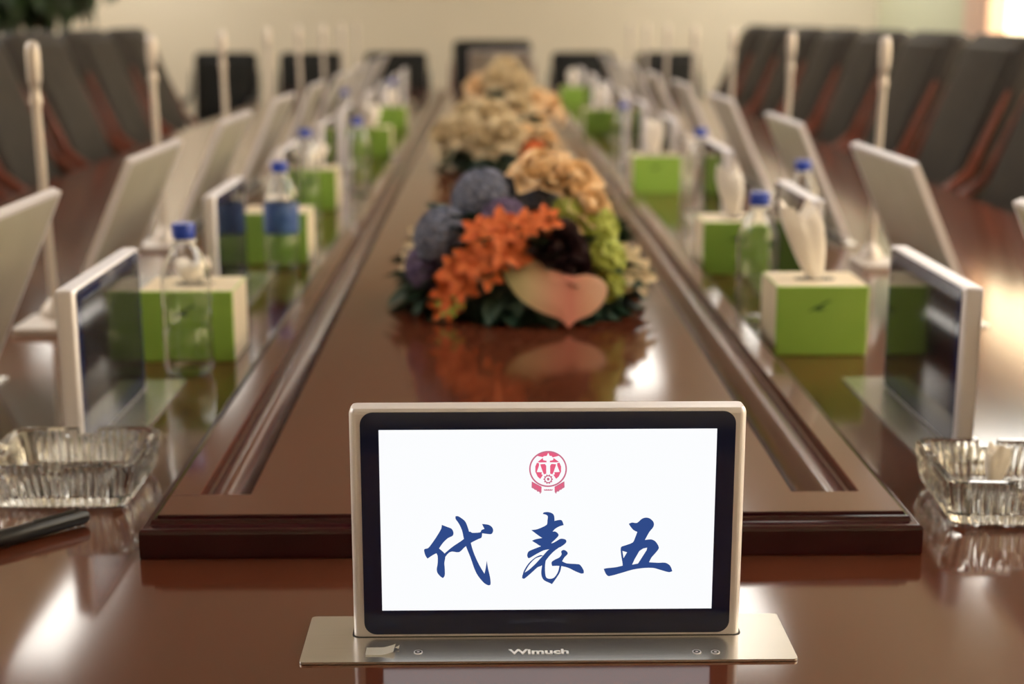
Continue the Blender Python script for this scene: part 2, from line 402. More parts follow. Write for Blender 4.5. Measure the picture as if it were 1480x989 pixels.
B5 = [(935,640),(945,595),(985,530),(1040,480),(1085,460),(1105,465),(1085,470),(1040,488),(990,540),(955,600)]
B6 = [(1175,520),(1200,500),(1240,480),(1258,455),(1255,430),(1275,418),(1300,430),(1308,450),(1280,480),(1262,512),(1300,530),(1400,538),(1420,555),(1440,590),(1440,612),(1420,615),(1370,595),(1310,565),(1245,550),(1180,550)]
G1_ = [(958,205),(985,195),(1025,198),(1065,165),(1100,155),(1135,165),(1162,195),(1160,230),(1125,275),(1090,340),(1140,335),(1175,350),(1200,385),(1205,410),(1180,445),(1145,485),(1125,525),(1200,530),(1260,530),(1300,555),(1318,600),(1290,608),(1225,590),(1160,572),(1080,572),(990,585),(910,608),(795,638),(770,620),(752,578),(780,572),(850,565),(908,552),(905,520),(895,460),(893,400),(925,385),(990,360),(1010,320),(1028,272),(995,255),(970,225)]
H1 = [(905,428),(945,440),(915,490)]; H2 = [(1075,410),(1110,402),(1105,425),(1035,535),(985,545),(1005,500),(1045,430)]
K = 1480/260.
glyph('character_glyph', [S(A1), S(A2), S(A3), S(A4)], 590, 720, K, 'glyph', scr, label='blue brush character 代')
glyph('character_glyph', [S(B1), S(B2), S(B3), S(B4), S(B5), S(B6)], 590, 720, K, 'glyph', scr, label='blue brush character 表')
glyph('character_glyph', [(S(G1_), [H1, H2])], 740, 720, K, 'glyph', scr, label='blue brush character 五')
# crest: ring, red disc with pale scales on a post, cog wheel and ribbon ends
def circ(cx, cy, r, n=40, a0=0, a1=2*PI, ry=None):
    return [(cx + r*math.cos(a0+(a1-a0)*k/n), cy + (ry or r)*math.sin(a0+(a1-a0)*k/n)) for k in range(n + (0 if abs(a1-a0-2*PI) < 1e-6 else 1))]
KE = 12.36
cx, cy, rx, ry = 638, 452, 336, 316
ringp = (circ(cx, cy, rx, 48, ry=ry), [circ(cx, cy, rx-26, 48, ry=ry-24)[::-1]])
teeth = []
for k in range(10):
    a = 2*PI*k/10; teeth.append([(640+r*math.cos(a+s), 632+r*math.sin(a+s)) for r, s in ((66, -.18), (84, -.12), (84, .12), (66, .18))])
glyph('crest_ring', [ringp, (circ(640, 632, 70, 24), [circ(640, 632, 52, 24)[::-1]]), circ(640, 630, 24, 14)] + teeth +
      [[(350+24*k, 690+22*k), (368+24*k, 702+20*k), (362+24*k, 790+16*k), (344+24*k, 772+18*k)] for k in (0, 2, 4, 6)] +
      [[(926-24*k, 690+22*k), (908-24*k, 702+20*k), (914-24*k, 790+16*k), (932-24*k, 772+18*k)] for k in (0, 2, 4, 6)] +
      [[(350, 675), (520, 765), (524, 784), (354, 694)], [(350, 765), (490, 862), (520, 866), (516, 838), (480, 830), (356, 745)], [(926, 675), (756, 765), (752, 784), (922, 694)], [(926, 765), (786, 862), (756, 866), (760, 838), (796, 830), (920, 745)],
       [(560, 822), (570, 808), (590, 820), (605, 806), (622, 820), (640, 806), (658, 820), (676, 806), (694, 820), (710, 808), (722, 822), (700, 832), (580, 832)]],
      740, 640, KE, 'crest2', scr, -.0019, -.0016)
arch = circ(cx, cy, 318, 16, PI*1.28, PI*1.72, ry=300)
arch_in = circ(cx, cy+20, 150, 8, PI*1.72, PI*1.28, ry=210)
glyph('crest_field', [arch + [(720, 250), (700, 225), (668, 222), (642, 170), (615, 222), (560, 230), (545, 245)][0:7],
      [(348, 672), (522, 766), (520, 868), (488, 862), (344, 778)], [(928, 672), (754, 766), (756, 868), (788, 862), (932, 778)],
      # left and right halves of the red field around post, beam and pans
      [(548, 262), (552, 300), (610, 312), (612, 336), (490, 338), (455, 330), (520, 280)], [(735, 262), (728, 300), (672, 312), (670, 336), (790, 338), (830, 330), (762, 280)],
      [(440, 345), (478, 352), (478, 395), (436, 508), (530, 512), (520, 545), (545, 560), (500, 628), (452, 585), (412, 500), (412, 410)],
      [(842, 345), (802, 352), (802, 395), (846, 508), (750, 512), (760, 545), (735, 560), (782, 628), (830, 585), (870, 500), (870, 410)],
      [(500, 372), (580, 366), (606, 396), (606, 535), (565, 548), (545, 505), (508, 400)], [(780, 372), (700, 366), (676, 396), (676, 535), (715, 548), (737, 505), (774, 400)],
      ], 740, 640, KE, 'crest', scr)
# plate details
def pltpt(u, v):
    d = fw*f_px + rt*(u - 740) + upv*(494.5 - v); t = (.002 - H)/d.z
    return d.x*t - DX, d.y*t - YS
for u, v in ((604.5, 943.5), (1007, 943), (1034, 943.5)):
    x, y = pltpt(u, v)
    bm = bmesh.new(); prism(bm, circ(x, y, .0034, 18), .0018, .0022); obj('button', bm, 'alu', plate)
    b2 = bmesh.new(); prism(b2, circ(x, y, .0026, 16), .0022, .00225, holes=[circ(x, y, .0012, 12)[::-1]])
    o2 = obj('button_groove', b2, 'ink_dark', plate)
bm = bmesh.new()
x0, y0 = pltpt(528, 949); x1, y1 = pltpt(570, 938)
nx = 10
rows = []
for i in range(nx+1):
    s = i/nx; x = x0 + (x1-x0)*s; lift = .0006 + .0035*max(0, s-.55)**1.4*2
    w = 1 - .25*max(0, s-.75)
    rows.append([bm.verts.new((x, y0+(y1-y0)*(.5-.5*w) , .0020+lift)), bm.verts.new((x + .001*s, y0+(y1-y0)*(.5+.5*w), .0020+lift*1.3))])
for a, b in zip(rows, rows[1:]): bm.faces.new((a[0], b[0], b[1], a[1]))
ex = [bm.verts.new(v) for v in ((x1+.0005, y1-.002, .0035), (x1+.004, y1+.001, .0042), (x1+.0035, y1-.0035, .0030))]
bm.faces.new(ex)
r = bmesh.ops.solidify(bm, geom=bm.faces[:], thickness=.0004)
fl = obj('film_tab', bm, 'film', plate); fl['label'] = 'small crumpled strip of pale film'
def text(body, size, sx, loc, m, parent, name, rot=(0, 0, 0), off=0.):
    cu = bpy.data.curves.new(name, 'FONT'); cu.body = body; cu.size = size; cu.align_x = 'CENTER'; cu.align_y = 'CENTER'; cu.extrude = .00008; cu.offset = off
    o = bpy.data.objects.new(name, cu); C.objects.link(o); o.scale = (sx, 1, 1); o.location = loc; o.rotation_euler = rot
    bpy.context.view_layer.update()
    me = bpy.data.meshes.new_from_object(o); bpy.data.objects.remove(o)
    n = bpy.data.objects.new(name, me); C.objects.link(n); n.parent = parent
    me.materials.clear(); me.materials.append(M[m]); n.scale = (sx, 1, 1); n.location = loc; n.rotation_euler = rot
    return n
x, y = pltpt(779.5, 943)
text('Wimuch', .0112, 1.16, (x, y, .0020), 'grey_text', plate, 'brand_lettering', off=.00035)

# the rest of the displays stand along both sides, switched off, screens towards the centre
proto, pp, _ = nameplate('nameplate_display', 'x', None, False)
obj('screen', BX(-.126, .126, -.0013, -.0008, .0235, .168), 'screen_off', proto)
NL = [1.675, 2.50, 3.30, 4.10, 4.70, 5.70, 6.50, 7.30, 8.10]
NR = [1.675, 2.43, 3.30, 4.22, 5.00, 5.68, 6.50, 7.30, 8.20]
first = True
for side, ys in (('left', NL), ('right', NR)):
    for k, y in enumerate(ys):
        lb = 'dark nameplate display in silver frame, %s from the camera in the %s row' % (ORD[k], side)
        x, rz = (-.440, PI/2) if side == 'left' else (.513, -PI/2)
        g = 'nameplate displays along the %s side' % side
        if first: proto.location = (x, y, TT); proto.rotation_euler = (0, 0, rz); tag(proto, lb, group=g); first = False
        else: copy_tree(proto, (x, y, TT), rz, lb, g)

# ------------------------------------------------------------------ lift-up monitors
def monitor():
    t = thing('lift_monitor', 'x', 'monitor')
    bm = bmesh.new(); prism(bm, rrect(.385, .05, .004, 4, 0, 0), 0, .002); obj('base_plate', bm, 'alu_plate', t)
    bm = bmesh.new(); box(bm, -.16, .16, -.006, .006, .002, .02, bev=.002); obj('hinge', bm, 'ink_dark', t)
    ang = math.radians(24)
    mt = Matrix.Translation((0, 0, .012)) @ Matrix.Rotation(-ang, 4, 'X')     # leans towards +y
    bm = bmesh.new(); poly = rrect(.385, .262, .006, 5, 0, .131); prism(bm, poly, -.006, .006, 'y', holes=[rrect(.372, .249, .004, 5, 0, .131)[::-1]])
    bmesh.ops.transform(bm, matrix=mt, verts=bm.verts[:]); obj('bezel', bm, 'alu', t)
    bm = bmesh.new(); prism(bm, rrect(.373, .250, .004, 5, 0, .131), -.001, .0045, 'y'); bmesh.ops.transform(bm, matrix=mt, verts=bm.verts[:]); obj('back_cover', bm, 'mon_back', t)
    bm = bmesh.new(); prism(bm, rrect(.373, .250, .004, 5, 0, .131), -.0045, -.001, 'y'); bmesh.ops.transform(bm, matrix=mt, verts=bm.verts[:]); obj('screen', bm, 'screen_off', t)
    return t
mon = monitor(); first = True
ML = [.90, 1.69, 2.46, 3.26, 4.06, 4.86, 5.66, 6.46, 7.26, 8.06]; MR = [.78, 1.56, 2.37, 3.18, 4.04, 4.90, 5.74, 6.55, 7.35, 8.15]
for side, ys in (('left', ML), ('right', MR)):
    for k, y in enumerate(ys):
        if k == 0: continue
        lb = 'silver-backed lift-up monitor leaning to the centre, %s from the camera on the %s' % (ORD[k-1], side)
        # local +y (lean) must point to the table centre
        x, rz = (-.660, -PI/2) if side == 'left' else (.750, PI/2)
        g = 'lift-up monitors on the %s' % side
        if first: mon.location = (x, y, TT); mon.rotation_euler = (0, 0, rz); tag(mon, lb, group=g); first = False
        else: copy_tree(mon, (x, y, TT), rz, lb, g)
copy_tree(mon, (.085, 9.32, TT), PI, 'silver monitor at the far end of the table before the head chair')

# ------------------------------------------------------------------ microphones
def mic():
    t = thing('desk_microphone', 'x', 'microphone')
    bm = bmesh.new(); prism(bm, rrect(.075, .115, .004, 4, 0, -.04), 0, .010); obj('base', bm, 'white_metal', t)
    bm = lathe(bmesh.new(), [(0, .010), (.022, .010), (.020, .022), (.010, .034), (.007, .040), (0, .040)], 20); obj('collar', bm, 'white_metal', t, smooth=True)
    bm = bmesh.new(); tube(bm, [(0, 0, .034), (-.002, 0, .12), (-.004, 0, .22), (-.006, 0, .34)], .0072, 12); obj('gooseneck', bm, 'white_metal', t, smooth=True)
    bm = lathe(bmesh.new(), [(0, .335), (.0090, .336), (.0095, .345), (.0078, .352), (.0078, .366), (.0100, .370), (.0106, .376), (.0108, .415), (.0090, .427), (.004, .432), (0, .432)], 20, (-.006, 0, 0))
    obj('microphone_head', bm, 'white_metal', t, smooth=True)
    return t
mc = mic(); first = True
CL = [2.24, 3.03, 3.84, 4.64, 5.40, 6.20, 7.0, 7.8]; CR = [2.78, 3.64, 4.50, 5.34, 6.15, 6.95, 7.75]
for side, ys in (('left', CL), ('right', CR)):
    for k, y in enumerate(ys):
        lb = 'tall slim silver microphone on a flat base, %s from the camera on the %s' % (ORD[k], side)
        x = -.677 if side == 'left' else .745
        g = 'microphones standing on the %s' % side
        rz = 0 if side == 'left' else PI*0
        if first: mc.location = (x, y, TT); tag(mc, lb, group=g); first = False
        else:
            c = copy_tree(mc, (x, y, TT), rz, lb, g)
            if side == 'right': c.scale = (-1, 1, 1)

# ------------------------------------------------------------------ tissue boxes
def tissue_mesh(h, w, seed, lean=(0, 0)):
    rnd = random.Random(seed); bm = bmesh.new(); n = 28; rows = []
    ph = [rnd.uniform(0, 6) for _ in range(4)]
    for j in range(9):
        t = j/8; row = []
        for i in range(n):
            a = 2*PI*i/n
            r = w*(.35 + .65*math.sin(min(t*1.15, 1)*PI/2))*(1 + .15*math.sin(3*a+ph[0]+t*2) + .08*math.sin(7*a+ph[1])*t) * (1 if t < .8 else 1 - .9*(t-.8))
            zz = h*t + .12*h*t*math.sin(2*a+ph[2]) + .05*h*t*math.sin(5*a+ph[3])
            row.append(bm.verts.new((r*math.cos(a)*.95 + lean[0]*t, .6*r*math.sin(a) + lean[1]*t, zz)))
        rows.append(row)
    for a, b in zip(rows, rows[1:]):
        for i in range(n): bm.faces.new((a[i], a[(i+1) % n], b[(i+1) % n], b[i]))
    c = bm.verts.new((lean[0]*.95, lean[1]*.95, h*.86))
    for i in range(n): bm.faces.new((rows[-1][i], rows[-1][(i+1) % n], c))
    return bm
def tissue_box(seed, lean, h):
    t = thing('tissue_box', 'x', 'tissue box')
    bm = BX(-.065, .065, 0, .115, 0, .100, bev=.0015, seg=1)
    for f in bm.faces:
        c = f.calc_center_median()
        if c.z > .0995: f.material_index = 1
        elif abs(f.normal.x) > .9: f.material_index = 1
    obj('carton', bm, ['green', 'card'], t)
    bm = bmesh.new(); prism(bm, [(.030*math.cos(a)+0, .0575+.016*math.sin(a)) for a in [2*PI*k/24 for k in range(24)]], .0998, .1006); obj('opening', bm, 'ink_dark', t)
    tb = obj('tissue', tissue_mesh(h, .031 if seed == 8 else .026, seed, lean), 'tissue', t, smooth=True, loc=(0, .0575, .0985))
    bm = bmesh.new()
    for pl in ([(-.012, .070), (-.004, .073), (.006, .079), (.014, .080), (.004, .074), (-.002, .069), (.006, .067), (-.006, .064), (-.014, .066)], [(-.020, .062), (-.012, .066), (-.016, .068)]):
        prism(bm, pl, -.0006, .0001, 'y')
    obj('print', bm, 'card_dark', t)
    return t
TB = [('left', -.415, 1.968, 3, (.0, 0), .035), ('left', -.409, 2.77, 4, (.0, 0), .03), ('left', -.435, 3.572, 5, (.02, 0), .055), ('left', -.389, 4.93, 6, (0, 0), .07), ('left', -.395, 6.07, 7, (0, 0), .07),
      ('right', .470, 1.992, 8, (-.030, .0), .102), ('right', .462, 2.64, 9, (-.012, 0), .09), ('right', .458, 3.91, 10, (.0, 0), .085), ('right', .458, 5.90, 11, (0, 0), .085), ('right', .458, 7.80, 12, (0, 0), .085)]
cnt = {'left': 0, 'right': 0}
for sd, x, y, seed, lean, h in TB:
    t = tissue_box(seed, lean, h); t.location = (x, y, TT)
    ex = ' with tall white tissue' if seed == 8 else ''
    tag(t, 'green tissue box%s, %s from the camera on the %s' % (ex, ORD[cnt[sd]], sd), group='tissue boxes on the %s' % sd); cnt[sd] += 1

# ------------------------------------------------------------------ bottles
def bottle(lab):
    t = thing('water_bottle', 'x', 'bottle')
    pr = [(0, .002), (.020, 0), (.030, .003), (.0325, .010), (.0325, .060), (.0305, .064), (.0325, .068), (.0325, .128), (.0310, .140), (.026, .156), (.017, .170), (.0125, .178), (.0125, .188), (0, .188)]
    inn = [(0, .1865), (.0113, .1865), (.0113, .178), (.0158, .169), (.0248, .155), (.0297, .1395), (.0312, .128), (.0312, .068), (.0292, .064), (.0312, .060), (.0312, .011), (.0285, .0045), (.019, .0018), (0, .0035)]
    bb = lathe(bmesh.new(), pr[:-1] + [(.0113, .188)] + inn[1:], 36)
    obj('bottle_body', bb, 'pet', t, smooth=True)
    cp = [(0, .203), (.0145, .203), (.0152, .2015), (.0152, .186), (.0138, .1855), (.0138, .183), (0, .183)]
    obj('cap', lathe(bmesh.new(), [(r, z) for r, z in cp], 28), 'cap', t, smooth=True)
    obj('neck_ring', lathe(bmesh.new(), [(.0126, .1775), (.0160, .1785), (.0160, .1805), (.0126, .1815)], 28), 'film', t, smooth=True)
    if lab:
        obj('label', lathe(bmesh.new(), [(.0329, .070), (.0333, .071), (.0333, .126), (.0329, .127)], 36), 'label_blue', t, smooth=True)
    return t
bp = bottle(False); bq = bottle(True)
BT = [('left', -.400, 1.905, 'clear water bottle with blue cap in front of the nearest left tissue box', 0), ('left', -.388, 2.728, 'water bottle with blue label and blue cap before the second left tissue box', 1),
      ('left', -.437, 3.530, 'clear water bottle with blue cap before the third left tissue box', 0), ('left', -.345, 3.92, 'clear water bottle with blue cap nearest the raised strip on the left', 0),
      ('left', -.525, 5.44, 'clear water bottle with blue cap beside the fifth left nameplate display', 0), ('left', -.40, 6.25, 'clear water bottle with blue cap, farthest on the left', 0),
      ('right', .422, 2.235, 'clear water bottle with blue cap just behind the nearest right tissue box', 0), ('right', .597, 2.74, 'clear water bottle with blue cap between second right display and first right microphone', 0),
      ('right', .519, 3.54, 'clear water bottle with blue cap behind the third right nameplate display', 0), ('right', .429, 4.60, 'clear water bottle with blue cap, farthest on the right', 0)]
used = {0: False, 1: False}
for sd, x, y, lb, kd in BT:
    src = bq if kd else bp
    if not used[kd]: src.location = (x, y, TT); tag(src, lb, group='water bottles on the table'); used[kd] = True
    else: copy_tree(src, (x, y, TT), 0, lb, 'water bottles on the table')

# ------------------------------------------------------------------ ashtrays
def ashtray():
    bm = bmesh.new(); NS = 15; per = NS*8; cnr = 6
    def ol(s, rib):     # square outline with cut corners, ribs along the straight sides
        cut = .16*s; half = s - cut; side = []
        for k in range(per+1):
            u = -1 + 2*k/per; d = rib*(.5 - .5*math.cos(u*PI*NS + PI*NS)) if rib else 0
            env = 1 if abs(u) < .93 else 0
            side.append((u*half, -s + d*env))
        pts = []
        for q in range(4):
            c_, s_ = math.cos(q*PI/2), math.sin(q*PI/2)
            for x, y in side: pts.append((x*c_ - y*s_, x*s_ + y*c_))
            x0, y0 = side[-1]; x1, y1 = (s, -half)
            for k in range(1, cnr):
                t = k/cnr; b_ = .10*cut*math.sin(PI*t); x = x0+(x1-x0)*t + b_; y = y0+(y1-y0)*t - b_
                pts.append((x*c_ - y*s_, x*s_ + y*c_))
        return pts
    prof = [(.0640, .0006, 0), (.0672, .002, .0024), (.0700, .007, .0034), (.0725, .015, .0034), (.0745, .026, .0030), (.0755, .033, .0016), (.0758, .036, .0), (.0765, .040, .0), (.0760, .0440, .0), (.0745, .0455, .0), (.0690, .0455, 0), (.0672, .0440, 0), (.0655, .037, .0016), (.0625, .022, .0022), (.0600, .0120, .0014), (.0570, .0100, 0)]
    n = len(ol(.07, 0))
    loops = [[bm.verts.new((x, y, z)) for x, y in ol(s, rb)] for s, z, rb in prof]
    for a, b in zip(loops, loops[1:]):
        for i in range(n): bm.faces.new((a[i], a[(i+1) % n], b[(i+1) % n], b[i]))
    c0 = bm.verts.new((0, 0, .0006)); c1 = bm.verts.new((0, 0, .0095))
    for i in range(n):
        j = (i+1) % n; bm.faces.new((loops[0][j], loops[0][i], c0)); bm.faces.new((loops[-1][i], loops[-1][j], c1))
    # notches for cigarettes on the four sides
    for v in bm.verts:
        if v.co.z > .038 and (abs(v.co.x) < .010 or abs(v.co.y) < .010) and max(abs(v.co.x), abs(v.co.y)) > .06: v.co.z -= .007
    me_o = obj('ashtray', bm, 'crystal', smooth=True); me_o.data.set_sharp_from_angle(angle=math.radians(25))
    return me_o
at = ashtray(); at.location = (-.4215, 1.416, TT); at.scale = (1.02, .92, 1)
tag(at, 'square cut crystal ashtray with ribbed sides left of the raised strip', 'ashtray', 'crystal ashtrays')
a2 = at.copy(); C.objects.link(a2); a2.location = (.5075, 1.352, TT); a2.rotation_euler = (0, 0, math.radians(-4)); a2.scale = (.98, .98, 1)
a2['label'] = 'square cut crystal ashtray holding crumpled tissue right of the raised strip'
tw = obj('crumpled_tissue', tissue_mesh(.042, .013, 21, (.002, 0)), 'tissue', smooth=True, loc=(.500, 1.365, TT+.0105)); tag(tw, 'small white crumpled tissue standing in the right crystal ashtray', 'tissue')

# ------------------------------------------------------------------ pen
pe = thing('pen', 'black ballpoint pen lying before the left crystal ashtray', 'pen', (-.382, 1.307, TT+.0081), math.atan2(1.307-1.238, -.382+.452))
obj('pen_barrel', tube(bmesh.new(), [(.004, 0, 0), (.0, 0, 0), (-.06, 0, 0), (-.130, 0, 0), (-.134, 0, 0)], [.0056, .0074, .0080, .0078, .0045], 16), 'black_plastic', pe, smooth=True)
obj('pen_clip', BX(-.050, -.008, -.0018, .0018, .0080, .0092, bev=.0004), 'black_plastic', pe)
obj('pen_tip', tube(bmesh.new(), [(-.134, 0, 0), (-.146, 0, 0)], [.004, .001], 12), 'black_plastic', pe, smooth=True)

# ------------------------------------------------------------------ flowers
def petal(bm, base, d, up, ln, wd, curl=.3, nseg=5, thick=.0008, tip=.15, cup=.25):
    """a petal from base along direction d, surface normal up"""
    d = d.normalized(); s = d.cross(up).normalized(); n = s.cross(d).normalized(); rows = []
    for i in range(nseg+1):
        t = i/nseg; w = wd*.5*(math.sin(PI*min(t*.8+.12, 1)))**.8 * (1 if t < .85 else 1-(t-.85)/.15*(1-tip))
        c = base + d*ln*t + n*(-curl*ln*t*t)
        rows.append([bm.verts.new(c + s*w*q + n*(cup*abs(q)**2*w)) for q in (-1, -.5, 0, .5, 1)])
    for a, b in zip(rows, rows[1:]):
        for k in range(4): bm.faces.new((a[k], a[k+1], b[k+1], b[k]))
def perp(v):
    a = Vector((0, 0, 1)) if abs(v.z) < .9 else Vector((1, 0, 0)); return v.cross(a).normalized()
def star(bm, c, v, n, ln, wd, tilt=.35, curl=.3, rnd=random):
    v = v.normalized(); a = perp(v); b = v.cross(a); o = rnd.uniform(0, 6)
    for k in range(n):
        t = o + 2*PI*k/n; d = a*math.cos(t) + b*math.sin(t)
        petal(bm, c, d + v*tilt, v, ln*rnd.uniform(.9, 1.1), wd, curl)
def orchid(c, v, r, m, par, name='lily', n=6):
    bm = bmesh.new(); star(bm, c, v, n, r, r*.55, .45, .35)
    lathe_c = bmesh.ops.create_uvsphere(bm, u_segments=8, v_segments=6, radius=r*.16); bmesh.ops.translate(bm, verts=lathe_c['verts'], vec=c + v.normalized()*r*.1)
    for v_ in bm.verts: v_.co.z = max(v_.co.z, .0012 + .0001*r)
    return obj(name, bm, m, par, smooth=True)
def hydrangea(c, r, m, par, name='hydrangea', n=60, fl=.016):
    bm = bmesh.new()
    g = bmesh.ops.create_icosphere(bm, subdivisions=2, radius=r*.86); bmesh.ops.translate(bm, verts=g['verts'], vec=c)
    for k in range(n):
        z = 1 - 1.55*k/n; a = k*2.39996; q = math.sqrt(max(0, 1-z*z)); v = Vector((q*math.cos(a), q*math.sin(a), z))
        star(bm, c + v*r*.88, v, 4, fl, fl*1.0, .35, .2)
    return obj(name, bm, m, par, smooth=True)
def rose(c, v, r, m, par, name='rose'):
    bm = bmesh.new(); v = v.normalized(); a = perp(v); b = v.cross(a)
    for lay, (rr, tl, nn) in enumerate(((.25, 2.6, 3), (.5, 1.5, 4), (.8, .8, 5), (1., .35, 6))):
        for k in range(nn):
            t = lay*.7 + 2*PI*k/nn; d = a*math.cos(t) + b*math.sin(t)
            petal(bm, c + d*r*.08, d + v*tl, v if tl < 1 else -d + v*.2, r*(.75 + .3*rr), r*1.05, -.15 if lay < 2 else .22, cup=.4)
    g = bmesh.ops.create_uvsphere(bm, u_segments=10, v_segments=8, radius=r*.36); bmesh.ops.translate(bm, verts=g['verts'], vec=c + v*r*.3)
    return obj(name, bm, m, par, smooth=True)
def leaves(pts, m, par, ln=.07, wd=.035, name='foliage', rnd=random):
    bm = bmesh.new()
    for c, d in pts:
        up = Vector((rnd.uniform(-.3, .3), rnd.uniform(-.3, .3), 1))
        petal(bm, Vector(c), Vector(d), up, ln*rnd.uniform(.7, 1.2), wd*rnd.uniform(.8, 1.2), rnd.uniform(.1, .45), cup=.5, tip=0.)
    for v in bm.verts:
        if v.co.z < .0015: v.co.z = .0015 + .0002*abs(v.co.z)
    return obj(name, bm, m, par, smooth=True)
def spathe(par):
    bm = bmesh.new(); n = 40; rings = []
    out = [(-.075, .044), (-.066, .014), (-.047, -.012), (-.018, -.030), (.008, -.040), (.020, -.052), (.030, -.042), (.054, -.032), (.072, -.014), (.077, .004), (.068, .017), (.048, .023), (.028, .021), (.012, .027), (-.006, .032), (-.020, .046), (-.040, .056), (-.060, .056), (-.071, .052)]
    out = smoothp(out, 3); cxx, cyy = 0., .0
    for s in (1., .8, .55, .3):
        rings.append([bm.verts.new((cxx + (x-cxx)*s, .012*(s*s) - .010*s, cyy + (z-cyy)*s)) for x, z in out])
    for a, b in zip(rings, rings[1:]):
        for i in range(len(a)): bm.faces.new((a[i], a[(i+1) % len(a)], b[(i+1) % len(a)], b[i]))
    c = bm.verts.new((0, 0, 0))
    for i in range(len(out)): bm.faces.new((rings[-1][i], rings[-1][(i+1) % len(out)], c))
    bmesh.ops.solidify(bm, geom=bm.faces[:], thickness=.0012)
    return bm
zb_ = TT + zt
F1 = thing('flower_arrangement', 'low mixed bouquet with blue, orange and lime blooms, nearest on the raised strip', 'flowers', (.05, 2.19, zb_), group='flower arrangements on the raised strip')
rnd = random.Random(5)
V3 = lambda x, y, z: Vector((x, y, z))
# inner foam mound that carries the stems, hidden under leaves
bm = bmesh.new(); g = bmesh.ops.create_icosphere(bm, subdivisions=3, radius=1.); bmesh.ops.scale(bm, verts=bm.verts[:], vec=(.135, .12, .15))
bmesh.ops.bisect_plane(bm, geom=bm.verts[:]+bm.edges[:]+bm.faces[:], plane_co=(0, 0, 0), plane_no=(0, 0, -1), clear_outer=True)
obj('mound', bm, 'leaf', F1, smooth=True)
pts = []
for k in range(210):
    a = rnd.uniform(0, 2*PI); el = rnd.uniform(-.03, .95)
    d = V3(math.cos(a)*math.cos(el), math.sin(a)*math.cos(el), math.sin(el))
    base = V3(d.x*.115, d.y*.10, max(.012, d.z*.12)); pts.append((base, d + V3(0, 0, -.15 if el < .3 else .1)))
leaves(pts, 'leaf', F1, .085, .045, rnd=rnd)
pts = []
for k in range(46):
    a = rnd.uniform(PI*.9, PI*2.1); d = V3(math.cos(a), math.sin(a)*.8, rnd.uniform(-.02, .25)); pts.append((V3(d.x*.12, d.y*.11, rnd.uniform(.015, .05)), d))
leaves(pts, 'leaf_grey', F1, .075, .042, name='grey_foliage', rnd=rnd)
def loc1(X, z, y): return V3(X-.05, y-2.19, z-zt)     # from table coordinates to the arrangement's own
hydrangea(loc1(-.005, .200, 2.16), .050, 'blue', F1); hydrangea(loc1(-.062, .150, 2.12), .047, 'blue', F1); hydrangea(loc1(.068, .200, 2.18), .044, 'blue', F1)
hydrangea(loc1(-.085, .105, 2.13), .036, 'violet', F1); hydrangea(loc1(.025, .175, 2.11), .034, 'violet', F1)
for X, z, r in ((.018, .170, .034), (.050, .172, .032), (.022, .142, .034), (-.012, .166, .028), (.040, .130, .030), (-.020, .125, .034), (-.042, .110, .034), (-.055, .078, .030), (-.040, .088, .030), (.084, .182, .026), (-.062, .055, .024), (.0, .108, .028)):
    orchid(loc1(X, z, 2.055 + .1*max(0, z-.13) + abs(X)*.2), V3(rnd.uniform(-.3, .3), -1, .5), r, 'orange', F1, 'lily')
rose(loc1(.085, .232, 2.16), V3(-.1, -.5, 1), .052, 'peach', F1); rose(loc1(.125, .220, 2.15), V3(.3, -.6, .9), .048, 'peach', F1); rose(loc1(.142, .190, 2.13), V3(.5, -.8, .6), .042, 'peach', F1)
hydrangea(loc1(.158, .160, 2.13), .036, 'lime', F1, 'chrysanthemum', 34, .016); hydrangea(loc1(.168, .118, 2.11), .036, 'lime', F1, 'chrysanthemum', 34, .016); hydrangea(loc1(.176, .080, 2.11), .026, 'lime', F1, 'chrysanthemum', 26, .014); hydrangea(loc1(.118, .185, 2.12), .026, 'lime', F1, 'chrysanthemum', 26, .013)
rose(loc1(.098, .140, 2.085), V3(.1, -1, .3), .045, 'plum', F1, 'dark_bloom'); rose(loc1(.118, .105, 2.08), V3(.2, -1, .2), .040, 'plum', F1, 'dark_bloom'); rose(loc1(.075, .165, 2.10), V3(.1, -1, .3), .034, 'plum', F1, 'dark_bloom')
orchid(loc1(.222, .090, 2.13), V3(.3, -1, .3), .032, 'cream', F1, 'narcissus'); orchid(loc1(.212, .112, 2.15), V3(.3, -1, .5), .026, 'cream', F1, 'narcissus')
orchid(loc1(-.098, .140, 2.16), V3(-.4, -1, .4), .030, 'cream', F1, 'narcissus'); orchid(loc1(-.110, .110, 2.16), V3(-.5, -1, .3), .026, 'cream', F1, 'narcissus')
orchid(loc1(-.055, .062, 2.06), V3(-.2, -1, .3), .022, 'lime', F1, 'green_spray')
sp = obj('anthurium_spathe', spathe(F1), 'spathe', F1, smooth=True)
sp.location = loc1(.094, .088, 2.030); sp.rotation_euler = (math.radians(-42), 0, 0); sp.scale = (1, 1, 1.18)

